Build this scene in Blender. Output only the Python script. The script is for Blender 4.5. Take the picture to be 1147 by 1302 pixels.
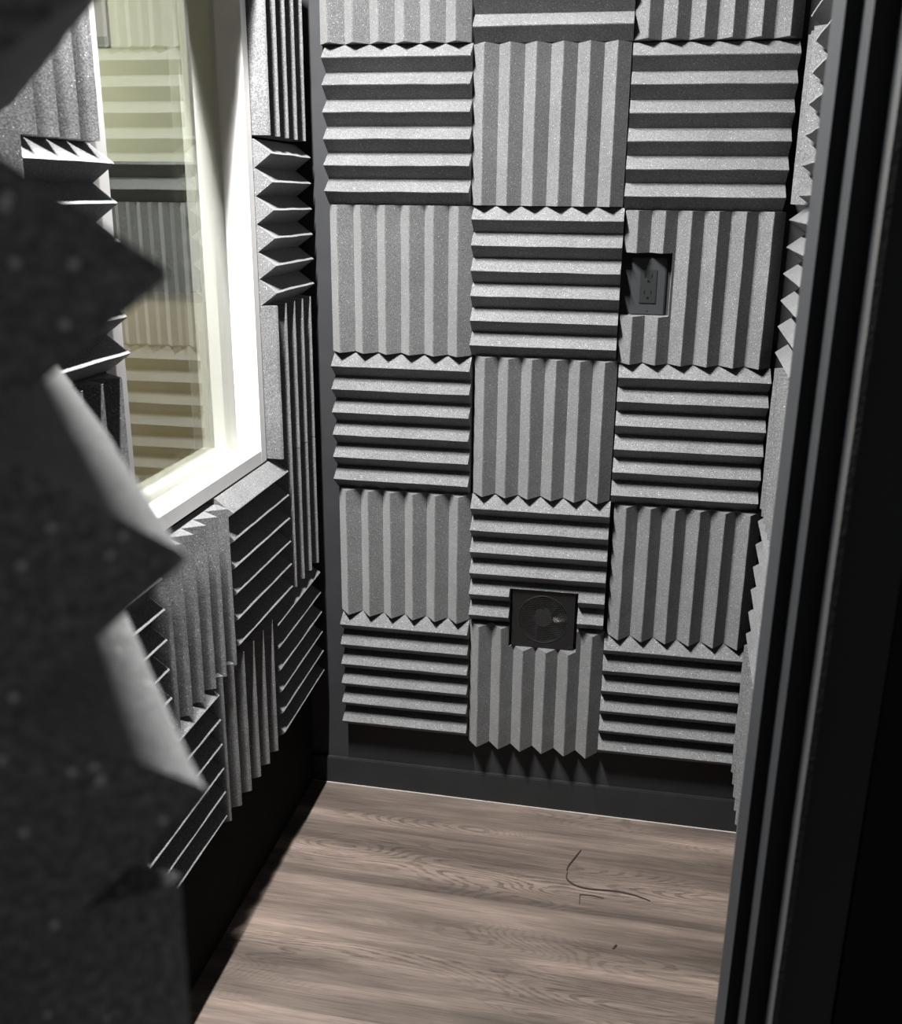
import bpy, bmesh, math, random
from mathutils import Vector, Matrix, noise
random.seed(7)
S = bpy.context.scene
for o in list(bpy.data.objects): bpy.data.objects.remove(o)
C = bpy.data.collections.new('booth'); S.collection.children.link(C)

# ------------------------------------------------------------------ camera
cd = bpy.data.cameras.new('camera'); cam = bpy.data.objects.new('camera', cd); C.objects.link(cam)
cam.location = (0.649248, -2.144154, 1.469600)
cam.rotation_euler = (1.265769, -0.010116, 0.184386)
cd.sensor_fit = 'HORIZONTAL'; cd.sensor_width = 36.0
cd.lens = 1278.46 / 1147 * 36.0
cd.clip_start = 0.01
cd.dof.use_dof = True; cd.dof.focus_distance = 2.05; cd.dof.aperture_fstop = 16.0
S.camera = cam

# ------------------------------------------------------------------ world, lights, exposure
W = bpy.data.worlds.new('dim_hallway'); S.world = W; W.use_nodes = True
W.node_tree.nodes['Background'].inputs[0].default_value = (0.98, 0.98, 1.0, 1)
W.node_tree.nodes['Background'].inputs[1].default_value = 0.14
S.view_settings.view_transform = 'Standard'; S.view_settings.look = 'None'
S.view_settings.gamma = 1.0; S.view_settings.use_curve_mapping = False
S.view_settings.exposure = 0.0
LAMP = Vector((0.037, -1.02, 2.455)); LAMP_L = 0.62
LAMP_W = 150.0
def area(name, loc, size, power, color=(1, 1, 1), rot=(0, 0, 0)):
    d = bpy.data.lights.new(name, 'AREA'); d.shape = 'DISK'; d.size = size; d.energy = power; d.color = color
    o = bpy.data.objects.new(name, d); C.objects.link(o); o.location = loc; o.rotation_euler = rot
    return o
ll = area('booth_lamp_light', LAMP, 0.03, LAMP_W, (1.0, 0.985, 0.96))
ll.data.shape = 'RECTANGLE'; ll.data.size = 0.030; ll.data.size_y = LAMP_L
area('next_room_light', (-1.3, -0.1, 2.33), 0.5, 22.0, (1.0, 0.985, 0.85))
S.cycles.max_bounces = 10; S.cycles.diffuse_bounces = 5; S.cycles.glossy_bounces = 6
S.cycles.transparent_max_bounces = 16; S.cycles.caustics_reflective = False

# ------------------------------------------------------------------ materials
def mat(name, color=(.5, .5, .5), rough=.6, spec=.5, metal=0.0):
    m = bpy.data.materials.new(name); m.use_nodes = True
    b = m.node_tree.nodes['Principled BSDF']
    b.inputs['Base Color'].default_value = (*color, 1); b.inputs['Roughness'].default_value = rough
    b.inputs['Specular IOR Level'].default_value = spec; b.inputs['Metallic'].default_value = metal
    return m
def nd(m, t, **k):
    n = m.node_tree.nodes.new(t)
    for a, v in k.items(): setattr(n, a, v)
    return n
def bsdf(m): return m.node_tree.nodes['Principled BSDF']
def lk(m, a, b): m.node_tree.links.new(a, b)
def ramp(m, stops):
    r = nd(m, 'ShaderNodeValToRGB'); e = r.color_ramp.elements
    while len(e) < len(stops): e.new(.5)
    for i, (p, c) in enumerate(stops): e[i].position = p; e[i].color = (*c, 1)
    return r
def mix(m, blend='MIX', fac=.5):
    n = nd(m, 'ShaderNodeMix', data_type='RGBA', blend_type=blend); n.inputs[0].default_value = fac
    return n  # inputs 6,7 outputs 2

def foam_material():
    m = mat('charcoal_foam', rough=.9, spec=.25)
    tc = nd(m, 'ShaderNodeTexCoord'); b = bsdf(m)
    b.inputs['Sheen Weight'].default_value = .26; b.inputs['Sheen Roughness'].default_value = .45
    n1 = nd(m, 'ShaderNodeTexNoise'); n1.inputs['Scale'].default_value = 430; n1.inputs['Detail'].default_value = 4; n1.inputs['Roughness'].default_value = .7
    lk(m, tc.outputs['Object'], n1.inputs['Vector'])
    r1 = ramp(m, [(.31, (.052, .053, .056)), (.5, (.122, .124, .128)), (.69, (.235, .237, .240))]); lk(m, n1.outputs['Fac'], r1.inputs[0])
    n2 = nd(m, 'ShaderNodeTexNoise'); n2.inputs['Scale'].default_value = 9; n2.inputs['Detail'].default_value = 2
    lk(m, tc.outputs['Object'], n2.inputs['Vector'])
    r2 = ramp(m, [(.3, (.88, .88, .88)), (.7, (1.08, 1.08, 1.08))]); lk(m, n2.outputs['Fac'], r2.inputs[0])
    mx = mix(m, 'MULTIPLY', 1); lk(m, r1.outputs[0], mx.inputs[6]); lk(m, r2.outputs[0], mx.inputs[7])
    # sparse glints of cell walls, painted into the colour as pale specks
    v = nd(m, 'ShaderNodeTexVoronoi'); v.inputs['Scale'].default_value = 330; lk(m, tc.outputs['Object'], v.inputs['Vector'])
    sp = nd(m, 'ShaderNodeSeparateColor'); lk(m, v.outputs['Color'], sp.inputs[0])
    a = nd(m, 'ShaderNodeMath', operation='GREATER_THAN'); a.inputs[1].default_value = .945; lk(m, sp.outputs[0], a.inputs[0])
    d = nd(m, 'ShaderNodeMath', operation='LESS_THAN'); d.inputs[1].default_value = .26; lk(m, v.outputs['Distance'], d.inputs[0])
    mu = nd(m, 'ShaderNodeMath', operation='MULTIPLY'); lk(m, a.outputs[0], mu.inputs[0]); lk(m, d.outputs[0], mu.inputs[1])
    ms = mix(m); lk(m, mu.outputs[0], ms.inputs[0]); lk(m, mx.outputs[2], ms.inputs[6]); ms.inputs[7].default_value = (.50, .50, .49, 1)
    oi = nd(m, 'ShaderNodeObjectInfo'); r3 = ramp(m, [(0, (.9, .9, .9)), (1, (1.06, 1.06, 1.06))]); lk(m, oi.outputs['Random'], r3.inputs[0])
    mo = mix(m, 'MULTIPLY', 1); lk(m, ms.outputs[2], mo.inputs[6]); lk(m, r3.outputs[0], mo.inputs[7])
    lk(m, mo.outputs[2], b.inputs['Base Color'])
    bp = nd(m, 'ShaderNodeBump'); bp.inputs['Strength'].default_value = .35; bp.inputs['Distance'].default_value = .0012
    lk(m, n1.outputs['Fac'], bp.inputs['Height']); lk(m, bp.outputs[0], b.inputs['Normal'])
    return m
FOAM = foam_material()

def painted(name, c, rough=.7, var=.12, spec=.35, bump=.15):
    m = mat(name, c, rough, spec); tc = nd(m, 'ShaderNodeTexCoord')
    n = nd(m, 'ShaderNodeTexNoise'); n.inputs['Scale'].default_value = 14; n.inputs['Detail'].default_value = 6
    lk(m, tc.outputs['Object'], n.inputs['Vector'])
    r = ramp(m, [(.3, tuple(x * (1 - var) for x in c)), (.7, tuple(x * (1 + var) for x in c))]); lk(m, n.outputs['Fac'], r.inputs[0])
    lk(m, r.outputs[0], bsdf(m).inputs['Base Color'])
    n3 = nd(m, 'ShaderNodeTexNoise'); n3.inputs['Scale'].default_value = 260; lk(m, tc.outputs['Object'], n3.inputs['Vector'])
    bp = nd(m, 'ShaderNodeBump'); bp.inputs['Strength'].default_value = bump; bp.inputs['Distance'].default_value = .0008
    lk(m, n3.outputs['Fac'], bp.inputs['Height']); lk(m, bp.outputs[0], bsdf(m).inputs['Normal'])
    return m
WALLP = painted('dark_grey_wall_paint', (.022, .023, .026))
BASEP = painted('black_baseboard_paint', (.016, .017, .018), .6)
JAMBP = painted('black_door_frame_paint', (.014, .0155, .018), .6, spec=.3)
BLACKW = painted('black_wall_paint_and_shade', (.010, .010, .0095), .95, spec=.1)
SEAL = painted('grey_door_seal', (.022, .022, .022), .8, bump=.6)
WHITE = painted('white_window_paint', (.80, .79, .78), .45, .02, .4, .05)
CEILP = painted('dark_ceiling_paint', (.05, .05, .05))
CREAM = painted('pale_cream_wall_paint', (.66, .66, .56), .8, .03)
TAN = painted('tan_lower_wall_paint', (.50, .42, .32), .8, .05)
BOARD = painted('dark_slate_board', (.018, .020, .023), .6, .08)
PLATE = mat('dark_grey_plastic', (.026, .028, .030), .38, .5)
PLATE2 = mat('charcoal_plastic', (.012, .013, .014), .42, .5)
SLOT = mat('black_slot', (.004, .004, .004), .8, .1)
FANB = mat('black_fan_plastic', (.007, .0075, .008), .35, .5)
WIRE = mat('grey_guard_wire', (.10, .10, .10), .35, .6, .7)
SCREW = mat('steel_screw', (.12, .12, .12), .35, .5, .9)
SCRAP = mat('dark_foam_scrap', (.035, .028, .026), .9, .2)

def glass_material():
    m = bpy.data.materials.new('window_glass'); m.use_nodes = True; t = m.node_tree
    t.nodes.remove(t.nodes['Principled BSDF']); out = t.nodes['Material Output']
    tr = nd(m, 'ShaderNodeBsdfTransparent'); tr.inputs[0].default_value = (.95, .97, .92, 1)
    gl = nd(m, 'ShaderNodeBsdfGlossy'); gl.inputs['Roughness'].default_value = 0.0; gl.inputs['Color'].default_value = (.98, 1.0, .96, 1)
    # two faces of a pane, Schlick's formula, the same from either side
    ge = nd(m, 'ShaderNodeNewGeometry'); dt = nd(m, 'ShaderNodeVectorMath', operation='DOT_PRODUCT')
    lk(m, ge.outputs['Normal'], dt.inputs[0]); lk(m, ge.outputs['Incoming'], dt.inputs[1])
    ab = nd(m, 'ShaderNodeMath', operation='ABSOLUTE'); lk(m, dt.outputs['Value'], ab.inputs[0])
    om = nd(m, 'ShaderNodeMath', operation='SUBTRACT'); om.inputs[0].default_value = 1.0; lk(m, ab.outputs[0], om.inputs[1])
    pw = nd(m, 'ShaderNodeMath', operation='POWER'); pw.inputs[1].default_value = 5.0; lk(m, om.outputs[0], pw.inputs[0])
    ma = nd(m, 'ShaderNodeMath', operation='MULTIPLY_ADD'); ma.inputs[1].default_value = .96; ma.inputs[2].default_value = .04; lk(m, pw.outputs[0], ma.inputs[0])
    mu = nd(m, 'ShaderNodeMath', operation='MULTIPLY'); mu.use_clamp = True; mu.inputs[1].default_value = 2.0; lk(m, ma.outputs[0], mu.inputs[0])
    ms = nd(m, 'ShaderNodeMixShader'); lk(m, mu.outputs[0], ms.inputs[0]); lk(m, tr.outputs[0], ms.inputs[1]); lk(m, gl.outputs[0], ms.inputs[2])
    lk(m, ms.outputs[0], out.inputs[0]); return m
GLASS = glass_material()

def floor_material():
    m = mat('grey_brown_wood_plank', rough=.52, spec=.35); b = bsdf(m); tc = nd(m, 'ShaderNodeTexCoord')
    mp0 = nd(m, 'ShaderNodeMapping'); lk(m, tc.outputs['Object'], mp0.inputs[0]); mp0.inputs['Rotation'].default_value = (0, 0, math.radians(0))
    sx = nd(m, 'ShaderNodeSeparateXYZ'); lk(m, mp0.outputs[0], sx.inputs[0])
    # plank index from y
    dv = nd(m, 'ShaderNodeMath', operation='DIVIDE'); dv.inputs[1].default_value = .185; lk(m, sx.outputs[1], dv.inputs[0])
    fl = nd(m, 'ShaderNodeMath', operation='FLOOR'); lk(m, dv.outputs[0], fl.inputs[0])
    off = nd(m, 'ShaderNodeMath', operation='MULTIPLY'); off.inputs[1].default_value = 3.71; lk(m, fl.outputs[0], off.inputs[0])
    cb = nd(m, 'ShaderNodeCombineXYZ'); lk(m, off.outputs[0], cb.inputs[2]); lk(m, off.outputs[0], cb.inputs[0])
    ad = nd(m, 'ShaderNodeVectorMath', operation='ADD'); lk(m, mp0.outputs[0], ad.inputs[0]); lk(m, cb.outputs[0], ad.inputs[1])
    def nz(scale, sc, det=4, rough=.55, dist=0.0):
        mp = nd(m, 'ShaderNodeMapping'); mp.inputs['Scale'].default_value = sc; lk(m, ad.outputs[0], mp.inputs[0])
        n = nd(m, 'ShaderNodeTexNoise'); n.inputs['Scale'].default_value = scale; n.inputs['Detail'].default_value = det
        n.inputs['Roughness'].default_value = rough; n.inputs['Distortion'].default_value = dist
        lk(m, mp.outputs[0], n.inputs['Vector']); return n
    big = nz(1.0, (1.7, 8.5, 1), 1.2, .4, .25)      # figure field: contour lines give cathedral grain
    mm = nd(m, 'ShaderNodeMath', operation='MULTIPLY'); mm.inputs[1].default_value = 300; lk(m, big.outputs['Fac'], mm.inputs[0])
    wob = nz(1.0, (14, 110, 1), 3); wa = nd(m, 'ShaderNodeMath', operation='MULTIPLY_ADD'); wa.inputs[1].default_value = 4.5
    lk(m, wob.outputs['Fac'], wa.inputs[0]); lk(m, mm.outputs[0], wa.inputs[2])
    sn = nd(m, 'ShaderNodeMath', operation='SINE'); lk(m, wa.outputs[0], sn.inputs[0])
    rr = ramp(m, [(.0, (0, 0, 0)), (.55, (0, 0, 0)), (.88, (1, 1, 1)), (1, (.7, .7, .7))])
    ms_ = nd(m, 'ShaderNodeMapRange'); ms_.inputs[1].default_value = -1; lk(m, sn.outputs[0], ms_.inputs[0]); lk(m, ms_.outputs[0], rr.inputs[0])
    msk = nz(1.0, (1.3, 6, 1), 2); mr = ramp(m, [(.46, (.04, .04, .04)), (.64, (1, 1, 1))]); lk(m, msk.outputs['Fac'], mr.inputs[0])
    g0 = nd(m, 'ShaderNodeMath', operation='MULTIPLY'); lk(m, rr.outputs[0], g0.inputs[0]); lk(m, mr.outputs[0], g0.inputs[1])
    br = nz(1.0, (26, 260, 1), 3, .65); brr = ramp(m, [(.36, (.12, .12, .12)), (.60, (1, 1, 1))]); lk(m, br.outputs['Fac'], brr.inputs[0])
    gm = nd(m, 'ShaderNodeMath', operation='MULTIPLY'); lk(m, g0.outputs[0], gm.inputs[0]); lk(m, brr.outputs[0], gm.inputs[1])
    tone = nz(1.0, (1.1, 11, 1), 5, .6); tr = ramp(m, [(.32, (.050, .040, .034)), (.45, (.092, .073, .062)), (.56, (.145, .114, .097)), (.70, (.245, .187, .158))])
    lk(m, tone.outputs['Fac'], tr.inputs[0])
    fib = nz(1.0, (9, 420, 1), 3, .7); fr = ramp(m, [(.3, (.66, .66, .66)), (.7, (1.2, 1.2, 1.2))]); lk(m, fib.outputs['Fac'], fr.inputs[0])
    m1 = mix(m, 'MULTIPLY', 1); lk(m, tr.outputs[0], m1.inputs[6]); lk(m, fr.outputs[0], m1.inputs[7])
    m2 = mix(m); mf = nd(m, 'ShaderNodeMath', operation='MULTIPLY'); mf.inputs[1].default_value = .80; lk(m, gm.outputs[0], mf.inputs[0])
    lk(m, mf.outputs[0], m2.inputs[0]); lk(m, m1.outputs[2], m2.inputs[6]); m2.inputs[7].default_value = (.026, .020, .017, 1)
    lk(m, m2.outputs[2], b.inputs['Base Color'])
    bp = nd(m, 'ShaderNodeBump'); bp.inputs['Strength'].default_value = .12; bp.inputs['Distance'].default_value = .0005
    lk(m, fib.outputs['Fac'], bp.inputs['Height']); lk(m, bp.outputs[0], b.inputs['Normal'])
    return m
FLOOR = floor_material()

# ------------------------------------------------------------------ mesh helpers
def obj(name, bm, m, parent=None):
    bmesh.ops.recalc_face_normals(bm, faces=bm.faces[:])
    me = bpy.data.meshes.new(name); bm.to_mesh(me); bm.free(); me.materials.append(m)
    o = bpy.data.objects.new(name, me); C.objects.link(o)
    if parent is not None: o.parent = parent
    return o
def box(bm, a, b, bev=0.0):
    a, b = Vector(a), Vector(b); c = (a + b) / 2; s = b - a
    g = bmesh.ops.create_cube(bm, size=1, matrix=Matrix.Translation(c) @ Matrix.Diagonal((abs(s.x), abs(s.y), abs(s.z), 1)))
    if bev:
        es = list({e for v in g['verts'] for e in v.link_edges})
        bmesh.ops.bevel(bm, geom=es, offset=bev, segments=2, affect='EDGES')
def prism(bm, pts, z0, z1):
    lo = [bm.verts.new((x, y, z0)) for x, y in pts]; hi = [bm.verts.new((x, y, z1)) for x, y in pts]
    n = len(pts); bm.faces.new(lo); bm.faces.new(hi)
    for i in range(n): bm.faces.new((lo[i], lo[(i + 1) % n], hi[(i + 1) % n], hi[i]))
def struct(name, bm, m, parent=None):
    o = obj(name, bm, m, parent)
    if parent is None: o['kind'] = 'structure'
    return o
def empty(name, loc, kind=None):
    o = bpy.data.objects.new(name, None); C.objects.link(o); o.location = loc; o.empty_display_size = .05
    if kind: o['kind'] = kind
    return o
def tag(o, label, cat, group=None):
    o['label'] = label; o['category'] = cat
    if group: o['group'] = group
    return o

P = .3048; PIT = .0508; BASE = .0165; DEP = .0343; T = BASE + DEP

def foam_bm(L, wid, first=.0254, pitch=PIT, seed=0, crests=None, soft=1.0, base=BASE):
    """local X along the ridges 0..L, Y across 0..wid, Z out of the wall. first = position of first crest"""
    if crests is None:
        crests = []; c = first
        while c - pitch > -pitch * .5: c -= pitch
        while c < wid + pitch * .5: crests.append(c); c += pitch
    def h(y):
        d = min(abs(y - c) for c in crests)
        return base + DEP * max(0, 1 - d / (pitch / 2))
    ys = {0.0, wid}
    for c in crests:
        for d in (-.0016 * soft, 0, .0016 * soft):
            if 0 < c + d < wid: ys.add(c + d)
    for a, b in zip(crests[:-1], crests[1:]):
        v = (a + b) / 2
        if 0 < v < wid: ys.add(v)
    ys = sorted(ys)
    prof = []
    for y in ys:
        z = h(y)
        if z > base + DEP * .97: z -= .0009 * soft
        prof.append((y, z))
    n = max(4, int(L / .012)); bm = bmesh.new(); rings = []
    for i in range(n + 1):
        x = L * i / n; ring = [bm.verts.new((x, 0, 0)) if False else bm.verts.new((x, ys[0], 0))]
        for (y, z) in prof:
            q = Vector((x * 14 + seed * 7.3, y * 60, seed * 1.7)); nn = noise.noise(q)
            q2 = Vector((x * 45, y * 90 + seed * 3.1, 4.2)); n2 = noise.noise(q2)
            xe = x
            if i == 0: xe = .0009 * noise.noise(Vector((y * 70, z * 60, seed + 9.1)))
            if i == n: xe = L + .0009 * noise.noise(Vector((y * 70, z * 60, seed + 3.7)))
            k = (z - base) / DEP
            ring.append(bm.verts.new((xe, y + .0011 * nn * k, z + .0007 * nn + .0004 * n2)))
        ring.append(bm.verts.new((x, ys[-1], 0)))
        rings.append(ring)
    m_ = len(rings[0])
    for a, b in zip(rings[:-1], rings[1:]):
        for j in range(m_ - 1): bm.faces.new((a[j], a[j + 1], b[j + 1], b[j]))
        bm.faces.new((a[m_ - 1], a[0], b[0], b[m_ - 1]))
    # caps made of strips so they stay planar and clean
    for r in (rings[0], rings[-1]):
        bot = [bm.verts.new((r[0].co.x, v.co.y, 0)) for v in r[2:-2]]
        bl = [r[0]] + bot + [r[-1]]; tp = r[1:-1]
        for j in range(len(tp) - 1): bm.faces.new((bl[j], bl[j + 1], tp[j + 1], tp[j]))
    bmesh.ops.remove_doubles(bm, verts=bm.verts[:], dist=1e-6)
    return bm

seedn = [0]
def foam(origin, xdir, ydir, L, wid, label, group, first=.0254, pitch=PIT, holes=(), soft=1.0, tilt=0.0, base=BASE):
    """origin = wall-side corner; the ridges run along xdir, the row of ridges along ydir, normal = x cross y"""
    seedn[0] += 1
    bm = foam_bm(L, wid, first, pitch, seedn[0], soft=soft, base=base)
    xd = Vector(xdir).normalized(); yd = Vector(ydir).normalized(); zd = xd.cross(yd)
    R = Matrix((xd, yd, zd)).transposed().to_4x4()
    if tilt: R = Matrix.Rotation(tilt, 4, zd) @ R
    o = obj('foam_panel', bm, FOAM); o.matrix_world = Matrix.Translation(Vector(origin)) @ R
    o.location = o.matrix_world.translation; 
    if holes:
        for (a, b) in holes:
            cb = bmesh.new(); box(cb, a, b); cm = bpy.data.meshes.new('cut'); cb.to_mesh(cm); cb.free()
            co = bpy.data.objects.new('cut', cm); C.objects.link(co); co.matrix_world = o.matrix_world.copy()
            md = o.modifiers.new('b', 'BOOLEAN'); md.operation = 'DIFFERENCE'; md.object = co; md.solver = 'EXACT'
            bpy.context.view_layer.update(); dg = bpy.context.evaluated_depsgraph_get()
            nm = bpy.data.meshes.new_from_object(o.evaluated_get(dg)); o.modifiers.clear(); o.data = nm
            if not nm.materials: nm.materials.append(FOAM)
            bpy.data.objects.remove(co)
    tag(o, label, 'foam panel', group)
    return o

# ------------------------------------------------------------------ the shell
XL = -.0908          # left wall plane (foam crests at -.040)
def XR(y): return .9695 + .038 * (y + .05)
CZ = 2.52; YF = -1.5
def fz(x): return .0495 - .0113 * x
bm = bmesh.new()   # the booth floor, with the faint fall to the right that it has
v = [bm.verts.new((x, y, fz(x) + dz)) for dz in (0, -.04) for x, y in ((-.30, .10), (1.12, .10), (1.12, -3.3), (-.30, -3.3))]
for f in ((0, 1, 2, 3), (7, 6, 5, 4), (0, 1, 5, 4), (1, 2, 6, 5), (2, 3, 7, 6), (3, 0, 4, 7)): bm.faces.new([v[i] for i in f])
struct('floor', bm, FLOOR)
bm = bmesh.new(); box(bm, (-.2, 0, .0), (1.12, .09, CZ)); struct('wall_back', bm, WALLP)
# window opening
WY0, WY1, WZ0, WZ1 = -.835, -.270, .9535, 1.885        # outside of the lining
LT = .0275
bm = bmesh.new(); x0, x1 = -.165, XL
box(bm, (x0, WY1, .0), (x1, 0, CZ)); box(bm, (x0, YF, 0), (x1, WY0, CZ))
box(bm, (x0, WY0, 0), (x1, WY1, WZ0)); box(bm, (x0, WY0, WZ1), (x1, WY1, CZ))
struct('wall_left', bm, BLACKW)  # deep shade on the bare left wall is put into this near-black colour
bm = bmesh.new(); prism(bm, [(XR(.09), .09), (XR(YF), YF), (XR(YF) + .09, YF), (XR(.09) + .09, .09)], 0, CZ)
struct('wall_right', bm, WALLP)
bm = bmesh.new(); box(bm, (-.2, YF - .1, CZ), (1.12, .1, CZ + .06)); struct('ceiling', bm, CEILP)
# front wall with the doorway; its right jamb is stepped
bm = bmesh.new()
box(bm, (-.165, YF - .093, 0), (.150, YF, CZ)); box(bm, (  .150, YF - .093, 2.42), (.80, YF, CZ))
box(bm, (.80, YF - .093, 0), (1.30, YF, CZ))
struct('wall_front', bm, BLACKW)
JL = .0042                                             # the jamb leans a little
bm = bmesh.new()
J = [(.7420, -1.5005), (.7420, -1.545), (.7504, -1.545), (.7504, -1.576), (.7623, -1.576), (.7623, -1.5925), (.7995, -1.5925), (.7995, -1.5005)]
prism(bm, J, .03, 2.42)
for v_ in bm.verts: v_.co.x += JL * (v_.co.z - 1.28)
struct('trim_1', bm, JAMBP)
bm = bmesh.new()                                      # worn seal standing on the outer edge of the jamb
n = 90; ring0 = None
for i in range(n + 1):
    z = .04 + 2.37 * i / n; dx = JL * (z - 1.28); w = .00035 * noise.noise(Vector((z * 60, 0, 0)))
    ring = [bm.verts.new(p_) for p_ in ((.7618 + dx + w, -1.5928, z), (.7618 + dx + w, -1.604, z), (.7650 + dx, -1.606, z), (.7650 + dx, -1.5928, z))]
    if ring0:
        for j in range(4): bm.faces.new((ring0[j], ring0[(j + 1) % 4], ring[(j + 1) % 4], ring[j]))
    ring0 = ring
struct('trim_2', bm, SEAL)
bm = bmesh.new(); box(bm, (XL + .001, -.012, .02), (.9688, -.0003, .122), .002); struct('baseboard_back', bm, BASEP)
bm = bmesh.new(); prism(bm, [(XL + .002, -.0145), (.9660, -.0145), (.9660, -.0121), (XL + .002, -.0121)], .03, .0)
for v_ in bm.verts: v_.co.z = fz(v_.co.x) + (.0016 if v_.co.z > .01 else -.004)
struct('trim_4', bm, painted('pale_floor_edge_strip', (.42, .39, .36)))  # thin pale strip where the floor meets the baseboard

# window: white lining, two panes
win = empty('window_1', (-.12, (WY0 + WY1) / 2, WZ0), 'structure')
def wpart(name, bm, m):
    bmesh.ops.translate(bm, verts=bm.verts[:], vec=-win.location); return obj(name, bm, m, win)
bm = bmesh.new(); fx0, fx1 = -.180, -.0750
box(bm, (fx0, WY1 - LT, WZ0), (fx1, WY1, WZ1), .0008)
box(bm, (fx0, WY0, WZ0), (fx1, WY0 + LT, WZ1), .0008)
box(bm, (fx0, WY0 + LT, WZ0), (fx1, WY1 - LT, WZ0 + LT), .0008)
box(bm, (fx0, WY0 + LT, WZ1 - LT), (fx1, WY1 - LT, WZ1), .0008)
wpart('window_frame', bm, WHITE)
for X in (-.1240, -.1365):
    bm = bmesh.new(); a = X
    v = [bm.verts.new((a, y, z)) for y, z in ((WY0 + .01, WZ0 + .01), (WY1 - .01, WZ0 + .01), (WY1 - .01, WZ1 - .01), (WY0 + .01, WZ1 - .01))]
    bm.faces.new(v); wpart('pane', bm, GLASS)

# the room beyond the glass
NY = .60
bm = bmesh.new(); box(bm, (-3.0, NY, 0), (-.165, NY + .08, 2.5)); struct('wall_beyond', bm, CREAM)
bm = bmesh.new(); box(bm, (-2.9, NY - .012, .05), (-.166, NY - .0003, 1.1995)); struct('trim_3', bm, TAN)
bm = bmesh.new(); box(bm, (-3.0, -2.6, 0), (-2.92, NY, 2.5)); struct('wall_beyond_left', bm, CREAM)
bm = bmesh.new(); box(bm, (-2.92, -2.6, 0), (-.165, -2.52, 2.5)); struct('wall_beyond_front', bm, CREAM)
bm = bmesh.new(); box(bm, (-3.0, -2.6, 2.45), (-.165, NY + .08, 2.5)); struct('ceiling_beyond', bm, CREAM)
bm = bmesh.new(); box(bm, (-3.0, -2.6, -.02), (-.30, NY + .08, .045)); struct('floor_beyond', bm, TAN)
bm = bmesh.new(); box(bm, (-.165, .09, 0), (-.1, NY, 2.5)); box(bm, (-.165, -2.6, 0), (-.1, YF - .1, 2.5)); struct('wall_beyond_right', bm, CREAM)

# ------------------------------------------------------------------ foam on the back wall
GB = 'charcoal foam panels on the back wall'
BY = -.0005
def bh(x, ztop, L, label, **k):      # ridges run level
    return foam((x, BY, ztop - P), (1, 0, 0), (0, 0, 1), L, P, label, GB, **k)
def bv(x, zb, zt, pitch, label, holes=()):      # ridges run upright
    w = pitch * 6
    return foam((x + w, BY, zb), (0, 0, 1), (-1, 0, 0), zt - zb, w, label, GB, first=pitch / 2, pitch=pitch, holes=holes)
bv(-.018, 1.7560, 2.060, .0514, 'upright-ridged foam panel cut by the top of the photo, left one on the back wall')
bh(.2972, 2.060, .3062, 'level-ridged foam panel cut by the top of the photo, middle one on the back wall')
bv(.6050, 1.7545, 2.060, .0512, 'upright-ridged foam panel cut by the top of the photo, right one on the back wall')
bh(-.0075, 1.7547, .3020, 'level-ridged charcoal foam panel, uppermost whole one of the back wall left column')
bv(.2950, 1.4510, 1.7520, .0511, 'upright-ridged foam panel, uppermost whole one of the back wall middle column')
bh(.6046, 1.7510, P, 'level-ridged foam panel at upper right of the back wall, above the power outlet panel')
bv(-.0070, 1.1430, 1.4490, .0511, 'upright-ridged foam panel on the back wall left column, nearest left of the brightest panel')
bh(.3012, 1.4491, P, 'brightest level-ridged foam panel, middle of back wall, directly left of the power outlet')
ol = .6090; 
w2 = .0513 * 6
bv(.6090, 1.1420, 1.4455, .0513, 'upright-ridged foam panel cut out around the dark power outlet',
   holes=[((1.2385 - 1.1420, ol + w2 - .7065, -.01), (1.3640 - 1.1420, w2 + .02, .1))])
bh(-.0032, 1.1389, P, 'level-ridged foam panel in the third whole row, left column of the back wall')
bv(.3090, .8390, 1.1435, .0502, 'upright-ridged foam panel at the centre of the back wall, two rows above the fan')
bh(.6137, 1.1400, P, 'level-ridged foam panel on the right of back wall, just below the outlet panel')
bv(-.0010, .5310, .8335, .0512, 'upright-ridged foam panel on the back wall, left of the panel notched over the fan')
bh(.3086, .8360, P, 'level-ridged foam panel notched at its lower edge over the round fan',
   holes=[((.4000 - .3086, -.02, -.01), (.5550 - .3086, .6215 - (.8360 - P), .1))])
bv(.6220, .5245, .8345, .0515, 'upright-ridged foam panel on the back wall, right of the panel notched over the fan')
bh(.0033, .5300, .3030, 'level-ridged foam panel at the bottom left of the back wall')
w4 = .0515 * 6
bv(.3076, .2170, .5277, .0515, 'upright-ridged foam panel at the bottom middle, notched under the round fan',
   holes=[((.4770 - .2170, .3076 + w4 - .5550, -.01), (.5277 - .2170 + .02, .3076 + w4 - .4000, .1))])
bh(.6177, .5235, P, 'level-ridged foam panel at the bottom right of the back wall')

# ------------------------------------------------------------------ foam on the left wall
GL = 'charcoal foam panels on the left wall'
X0 = XL + .0004
def lh(y0, y1, zt, label, n=6, tilt=0.0, pitch=PIT):
    return foam((X0, y0, zt - n * pitch), (0, 1, 0), (0, 0, 1), y1 - y0, n * pitch, label, GL, tilt=tilt, first=pitch / 2, pitch=pitch)
def lv(y0, y1, zb, zt, label, first=.0254, pitch=PIT, tilt=0.0):
    return foam((X0, y1, zb), (0, 0, 1), (0, -1, 0), zt - zb, y1 - y0, label, GL, first=first, pitch=pitch, tilt=tilt)
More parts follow.
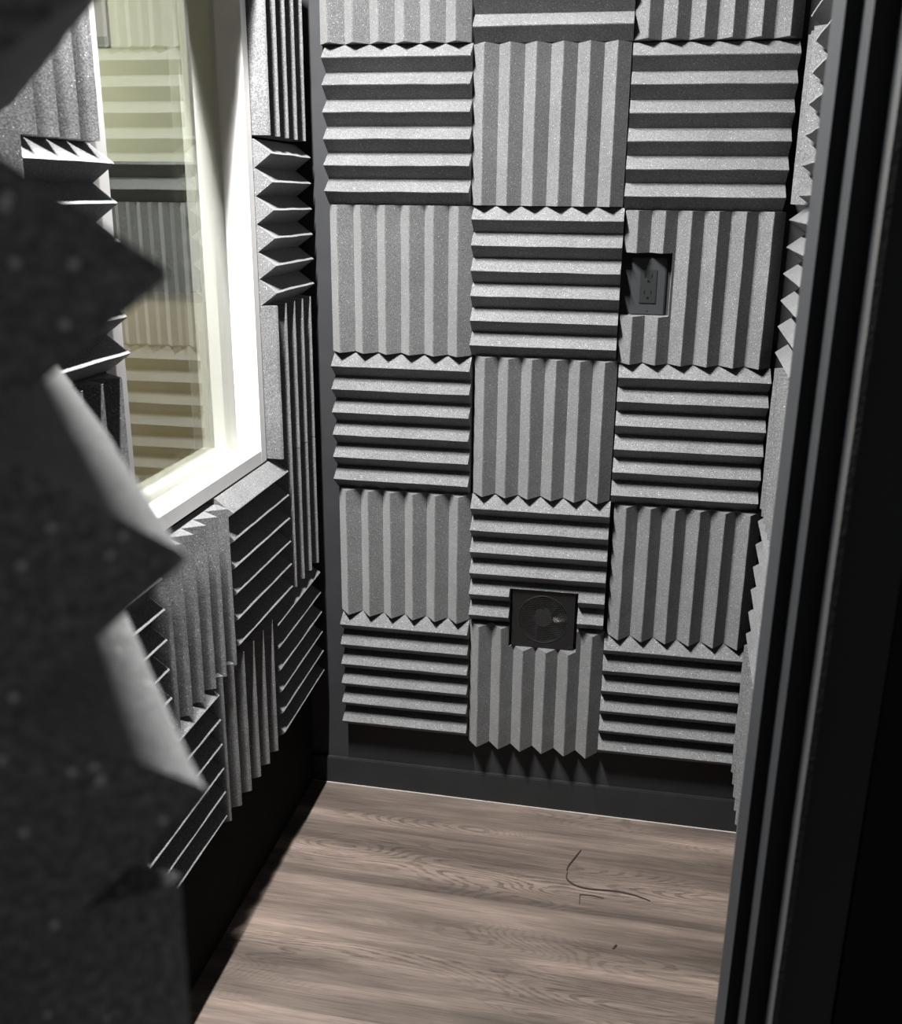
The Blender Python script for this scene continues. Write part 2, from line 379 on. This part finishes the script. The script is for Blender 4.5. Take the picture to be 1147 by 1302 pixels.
# between the window and the far corner
lv(-.2670, -.0350, 1.5720, 1.8760, 'upright-ridged foam strip right of the window, at the top of the photo')
lh(-.2670, -.0330, 1.5660, 'level-ridged foam panel with toothed end right of the window, on the left wall')
lv(-.2670, -.0350, .9570, 1.2620, 'upright-ridged foam panel right of the window, beside the lower window corner')
lv(-.2370, -.0350, .6600, .9560, 'narrow upright-ridged foam panel in the corner, lower right of the window')
lh(-.3250, -.0420, .6470, 'level-ridged foam panel low in the far left corner, in deep shade', tilt=.040)
# below the window
lh(-.5345, -.2400, .9500, 'level-ridged foam panel under the right half of the window sill')
lv(-.6380, -.3390, .3490, .6480, 'dim upright-ridged foam panel at the bottom of the left wall', first=.0290)
lv(-.8130, -.5355, .6385, .9400, 'grey upright-ridged foam panel with lit tooth tips under the window sill', first=.0205, pitch=.0476)
lh(-.9300, -.6400, .6440, 'level-ridged foam panel below the grey upright-ridged one, near the floor shade', pitch=.0496)
lh(-1.1150, -.8145, .9320, 'level-ridged foam panel under the left end of the window, partly behind the door foam')
lv(-1.2300, -.9330, .3300, .6250, 'upright-ridged foam panel low on the left wall, behind the door foam')
# near side of the window
lv(-1.0470, -.8590, 1.5310, 1.8310, 'upright-ridged foam panel left of the window, at the upper left of the photo', first=.0235 + .003, pitch=.0470)
lh(-1.0590, -.8550, 1.5300, 'level-ridged foam panel left of the window, with bright ridge tips', pitch=.0497)
lv(-1.0590, -.8590, .9420, 1.2280, 'upright-ridged foam panel left of the window, lowest beside its frame')
lv(-1.3600, -1.0602, 1.3000, 1.6080, 'nearest upright-ridged foam panel on the left wall, edge lit, behind the door foam', first=.0012)
# above the window (throws the shade on the lining)
lh(-.8500, -.5500, 2.1950, 'level-ridged foam panel over the left half of the window')
lv(-.5480, -.2700, 1.8900, 2.1940, 'upright-ridged foam panel over the right half of the window')

# ------------------------------------------------------------------ foam on the right wall (it runs a little askew)
GR = 'charcoal foam panels on the right wall'
SK = Vector((.038, 1, 0)).normalized()
def rh(y1, y0, zt, label, n=6):
    return foam((XR(y1) - .0006, y1, zt - n * PIT), -SK, (0, 0, 1), y1 - y0, n * PIT, label, GR)
def rv(y1, y0, zb, zt, label, first=.0254):
    return foam((XR(y0) - .0006, y0, zb), (0, 0, 1), SK, zt - zb, y1 - y0, label, GR, first=first)
rh(-.0550, -.3550, 2.0660, 'level-ridged foam panel at the very top of the right wall')
rv(-.0460, -.1740, 1.4600, 1.7560, 'brightly lit upright-ridged foam strip at the top of the right wall')
rh(-.1760, -.4760, 1.7560, 'level-ridged foam panel whose dark teeth overlap the bright strip at upper right')
rh(-.0540, -.3560, 1.4570, 'level-ridged foam panel with white lit triangular teeth, right of the outlet panel')
rv(-.0540, -.3560, .8600, 1.1500, 'upright-ridged foam panel seen as a pale strip at mid height beside the door frame', first=.0200)
rh(-.0780, -.3780, .8560, 'level-ridged foam panel with small lit teeth low on the right wall')
rv(-.0480, -.3480, .2350, .5480, 'upright-ridged foam panel ending above the floor on the right wall', first=.0220)

# ------------------------------------------------------------------ power outlet
def out_box(a, b, bev=0.0):
    bm = bmesh.new(); box(bm, a, b, bev); return bm
ot = empty('power_outlet', (.6625, -.0003, 1.2960))
tag(ot, 'dark grey double power outlet set in the foam on the back wall', 'outlet')
obj('wall_plate', out_box((-.0350, -.0085, -.0575), (.0350, 0, .0575), .0022), PLATE, ot)
rc = obj('receptacle', out_box((-.0168, -.0108, -.0335), (.0168, -.0086, .0335), .0008), PLATE2, ot)
for s in (1, -1):
    cz = s * .0165
    bm = bmesh.new()
    box(bm, (-.0080, -.0112, cz + .0015), (-.0060, -.0104, cz + .0095)); box(bm, (.0052, -.0112, cz + .0020), (.0072, -.0104, cz + .0088))
    bmesh.ops.create_cone(bm, cap_ends=True, segments=14, radius1=.0026, radius2=.0026, depth=.001, matrix=Matrix.Translation((0, -.0109, cz - .0058)) @ Matrix.Rotation(math.pi / 2, 4, 'X'))
    obj('socket', bm, SLOT, rc)
for s in (1, -1):
    bm = bmesh.new(); bmesh.ops.create_cone(bm, cap_ends=True, segments=14, radius1=.0026, radius2=.0020, depth=.0012, matrix=Matrix.Translation((0, -.0090, s * .0480)) @ Matrix.Rotation(math.pi / 2, 4, 'X'))
    o = obj('screw', bm, SCREW, ot)

# ------------------------------------------------------------------ ventilation fan
fn = empty('ventilation_fan', (.4770, -.0003, .5492))
tag(fn, 'square black ventilation fan with round grille low on the back wall', 'fan')
HW, HR = .0712, .0570
def ring_pts(r, n, z=0): return [(r * math.cos(2 * math.pi * i / n), r * math.sin(2 * math.pi * i / n)) for i in range(n)]
bm = bmesh.new(); n = 64
def sq(i):
    a = 2 * math.pi * i / n; c, s = math.cos(a), math.sin(a); k = HW / max(abs(c), abs(s)); return (c * k, s * k)
YFt, YBk = -.0250, 0.0
oF = [bm.verts.new((sq(i)[0], YFt, sq(i)[1])) for i in range(n)]; iF = [bm.verts.new((ring_pts(HR, n)[i][0], YFt, ring_pts(HR, n)[i][1])) for i in range(n)]
oB = [bm.verts.new((sq(i)[0], YBk, sq(i)[1])) for i in range(n)]; iB = [bm.verts.new((ring_pts(HR, n)[i][0], YBk, ring_pts(HR, n)[i][1])) for i in range(n)]
for i in range(n):
    j = (i + 1) % n
    bm.faces.new((oF[i], oF[j], iF[j], iF[i])); bm.faces.new((oB[i], oB[j], oF[j], oF[i])); bm.faces.new((iB[i], iB[j], iF[j], iF[i])); bm.faces.new((oB[i], oB[j], iB[j], iB[i]))
obj('fan_frame', bm, FANB, fn)
bm = bmesh.new(); bmesh.ops.create_cone(bm, cap_ends=True, segments=40, radius1=.0215, radius2=.0195, depth=.016, matrix=Matrix.Translation((0, -.0145, 0)) @ Matrix.Rotation(math.pi / 2, 4, 'X'))
hub = obj('hub', bm, PLATE2, fn)
for k in range(7):
    bm = bmesh.new(); a0 = 2 * math.pi * k / 7; g = []
    for i in range(7):
        r = .019 + (.0555 - .019) * i / 6; row = []
        for j in range(6):
            t_ = j / 5; a = a0 + (t_ - .5) * (.62 + .12 * i / 6) + .35 * i / 6
            row.append(bm.verts.new((r * math.cos(a), -.0205 + .013 * t_ + .002 * math.sin(t_ * 3.14), r * math.sin(a))))
        g.append(row)
    for i in range(6):
        for j in range(5): bm.faces.new((g[i][j], g[i + 1][j], g[i + 1][j + 1], g[i][j + 1]))
    bmesh.ops.solidify(bm, geom=bm.faces[:], thickness=.0012)
    obj('blade', bm, FANB, fn)
# honeycomb guard over the opening
bm = bmesh.new(); cell = .0030; seen = set()
def bar(bm, a, b, r=.00030):
    d = Vector((b[0] - a[0], 0, b[1] - a[1])); L = d.length
    if L < 1e-5: return
    ang = math.atan2(d.z, d.x)
    M = Matrix.Translation(((a[0] + b[0]) / 2, YFt - .0006, (a[1] + b[1]) / 2)) @ Matrix.Rotation(-ang, 4, 'Y') @ Matrix.Diagonal((L, r * 2, r * 2, 1))
    bmesh.ops.create_cube(bm, size=1, matrix=M)
for i in range(-24, 25):
    for j in range(-24, 25):
        cx = cell * math.sqrt(3) * (i + .5 * (j % 2)); cz = cell * 1.5 * j
        if cx * cx + cz * cz > (HR - .003) ** 2: continue
        hx = [(cx + cell * math.cos(math.pi / 6 + k * math.pi / 3), cz + cell * math.sin(math.pi / 6 + k * math.pi / 3)) for k in range(6)]
        for k in range(6):
            a, b = hx[k], hx[(k + 1) % 6]; key = (round(a[0] + b[0], 4), round(a[1] + b[1], 4))
            if key in seen: continue
            seen.add(key); bar(bm, a, b)
gd = obj('fan_guard', bm, WIRE, fn)
bm = bmesh.new()
for (R_, r_) in ((HR - .0002, .0011),):
    N, K = 64, 8; rings = []
    for i in range(N):
        a = 2 * math.pi * i / N
        rings.append([bm.verts.new(((R_ + r_ * math.cos(2 * math.pi * k / K)) * math.cos(a), YFt - .0004 + r_ * math.sin(2 * math.pi * k / K), (R_ + r_ * math.cos(2 * math.pi * k / K)) * math.sin(a))) for k in range(K)])
    for i in range(N):
        for k in range(K): bm.faces.new((rings[i][k], rings[(i + 1) % N][k], rings[(i + 1) % N][(k + 1) % K], rings[i][(k + 1) % K]))
obj('grille_ring', bm, PLATE2, fn)
for sx_ in (-1, 1):
    for sz_ in (-1, 1):
        bm = bmesh.new(); bmesh.ops.create_cone(bm, cap_ends=True, segments=12, radius1=.0026, radius2=.002, depth=.0014, matrix=Matrix.Translation((sx_ * .065, YFt - .0005, sz_ * .065)) @ Matrix.Rotation(math.pi / 2, 4, 'X'))
        obj('screw', bm, FANB, fn)

# ------------------------------------------------------------------ foam offcuts lying on the floor
GS = 'dark foam offcuts on the wood floor'
def thread(pts, w, h, label):
    bm = bmesh.new(); P_ = [Vector((x, y, 0)) for x, y in pts]
    # Catmull-Rom
    out = []
    for i in range(len(P_) - 1):
        a, b, c, d = P_[max(i - 1, 0)], P_[i], P_[i + 1], P_[min(i + 2, len(P_) - 1)]
        for k in range(8):
            t = k / 8; out.append(.5 * ((2 * b) + (c - a) * t + (2 * a - 5 * b + 4 * c - d) * t * t + (3 * b - a - 3 * c + d) * t ** 3))
    out.append(P_[-1]); prev = None
    for i, q in enumerate(out):
        tg = (out[min(i + 1, len(out) - 1)] - out[max(i - 1, 0)]).normalized(); nn = Vector((-tg.y, tg.x, 0))
        f = .55 + .45 * math.sin(math.pi * i / (len(out) - 1)) ** .5; z = fz(q.x)
        ring = [bm.verts.new(q + nn * (w * f * s) + Vector((0, 0, z + u))) for s, u in ((-.5, .0002), (.5, .0002), (.3, h * f), (-.3, h * f))]
        if prev:
            for j in range(4): bm.faces.new((prev[j], prev[(j + 1) % 4], ring[(j + 1) % 4], ring[j]))
        else: bm.faces.new(ring)
        prev = ring
    bm.faces.new(prev)
    o = obj('foam_offcut', bm, SCRAP); tag(o, label, 'foam scrap', GS); return o
thread([(.5964, -.157), (.5840, -.190), (.5720, -.222), (.5700, -.238)], .0042, .003, 'short straight dark offcut lying at the head of the long curved one')
thread([(.5715, -.243), (.5722, -.266), (.5900, -.284), (.6220, -.2905), (.6734, -.2864), (.7180, -.291), (.7517, -.3018)], .0036, .003, 'long curved dark offcut, the largest scrap on the wood floor')
thread([(.6046, -.3439), (.6038, -.318), (.6060, -.313), (.6300, -.310), (.6544, -.3136)], .0022, .002, 'thin bent dark offcut below the long curved one')
thread([(.6780, -.4630), (.6815, -.456), (.6850, -.4497)], .0052, .003, 'tiny dark crumb lying alone on the floor nearest the door')

# ------------------------------------------------------------------ ceiling lamp of the booth (above the frame)
lp = empty('ceiling_light', (LAMP.x, LAMP.y, CZ)); tag(lp, 'long narrow ceiling light running along the left wall', 'ceiling light')
hl = LAMP_L / 2 + .01
obj('housing', out_box((-.022, -hl, -.045), (.022, hl, 0), .002), WHITE, lp)
lm_ = mat('lamp_diffuser', (1, 1, 1)); bsdf(lm_).inputs['Emission Color'].default_value = (1, .985, .96, 1); bsdf(lm_).inputs['Emission Strength'].default_value = 12
obj('diffuser', out_box((-.015, -hl + .01, -.060), (.015, hl - .01, -.0451), .001), lm_, lp)

# ------------------------------------------------------------------ things in the room beyond the glass
bd = obj('wall_board', out_box((-2.4, NY - .030, 1.2000), (-.1660, NY - .0005, 1.5500), .002), BOARD)
tag(bd, 'long dark board on the pale wall seen through the window glass', 'wall board')
nt = empty('wall_notice', (-.888, NY - .0005, 1.843)); tag(nt, 'grey framed notice above the dark board, seen through the window at upper left', 'notice')
obj('sheet', out_box((-.086, -.006, .0), (.086, 0, .20), .001), mat('grey_paper', (.33, .31, .33), .7), nt)
obj('dark_strip', out_box((-.082, -.0075, .004), (.082, -.0061, .024)), mat('dark_print', (.10, .11, .10), .7), nt)

# ------------------------------------------------------------------ the open door with foam, right beside the camera
GD = 'charcoal foam panels on the open door'
TH = .6352; N_ = Vector((math.cos(TH), math.sin(TH), 0)); Cc = Vector((-math.sin(TH), math.cos(TH), 0))
TIP = Vector((.5696, -1.9799, 1.4052)); T2z = 1.4052
A0 = TIP - N_ * (T - .0009)                       # wall-side point of the free end
def dpt(s, z, n=0.0): q = A0 + Cc * s + N_ * n; return Vector((q.x, q.y, z))
def dh(s, L, zb, label, wid=P): return foam(dpt(s, zb), Cc, (0, 0, 1), L, wid, label, GD)
def dv_(s, L, zb, zt, label, first=.0254): return foam(dpt(s + L, zb, -.004), (0, 0, 1), -Cc, zt - zb, L, label, GD, first=first)
zb = T2z - PIT * 1.5
dh(0, P, zb, 'big blurred level-ridged foam panel with three lit teeth, nearest the camera', wid=P - .0050)
dv_(.0125, .3048, zb - P - .001, zb - .003, 'blurred upright-ridged foam panel at the bottom left, nearest the camera', first=PIT - .003)
dh(.000, P, zb + P - .0045, 'blurred level-ridged foam panel at the top left corner, nearest the camera')
# door leaf
bm = bmesh.new()
q = [dpt(-.012, 0, -.0046), dpt(.600, 0, -.0046), dpt(.600, 0, -.040), dpt(-.012, 0, -.040)]
prism(bm, [(a.x, a.y) for a in q], .056, 2.38)
struct('door_1', bm, JAMBP)

# everything so far was measured with the floor near z = .045: put the floor at zero
for o in C.objects:
    if o.parent is None: o.location.z -= .0445
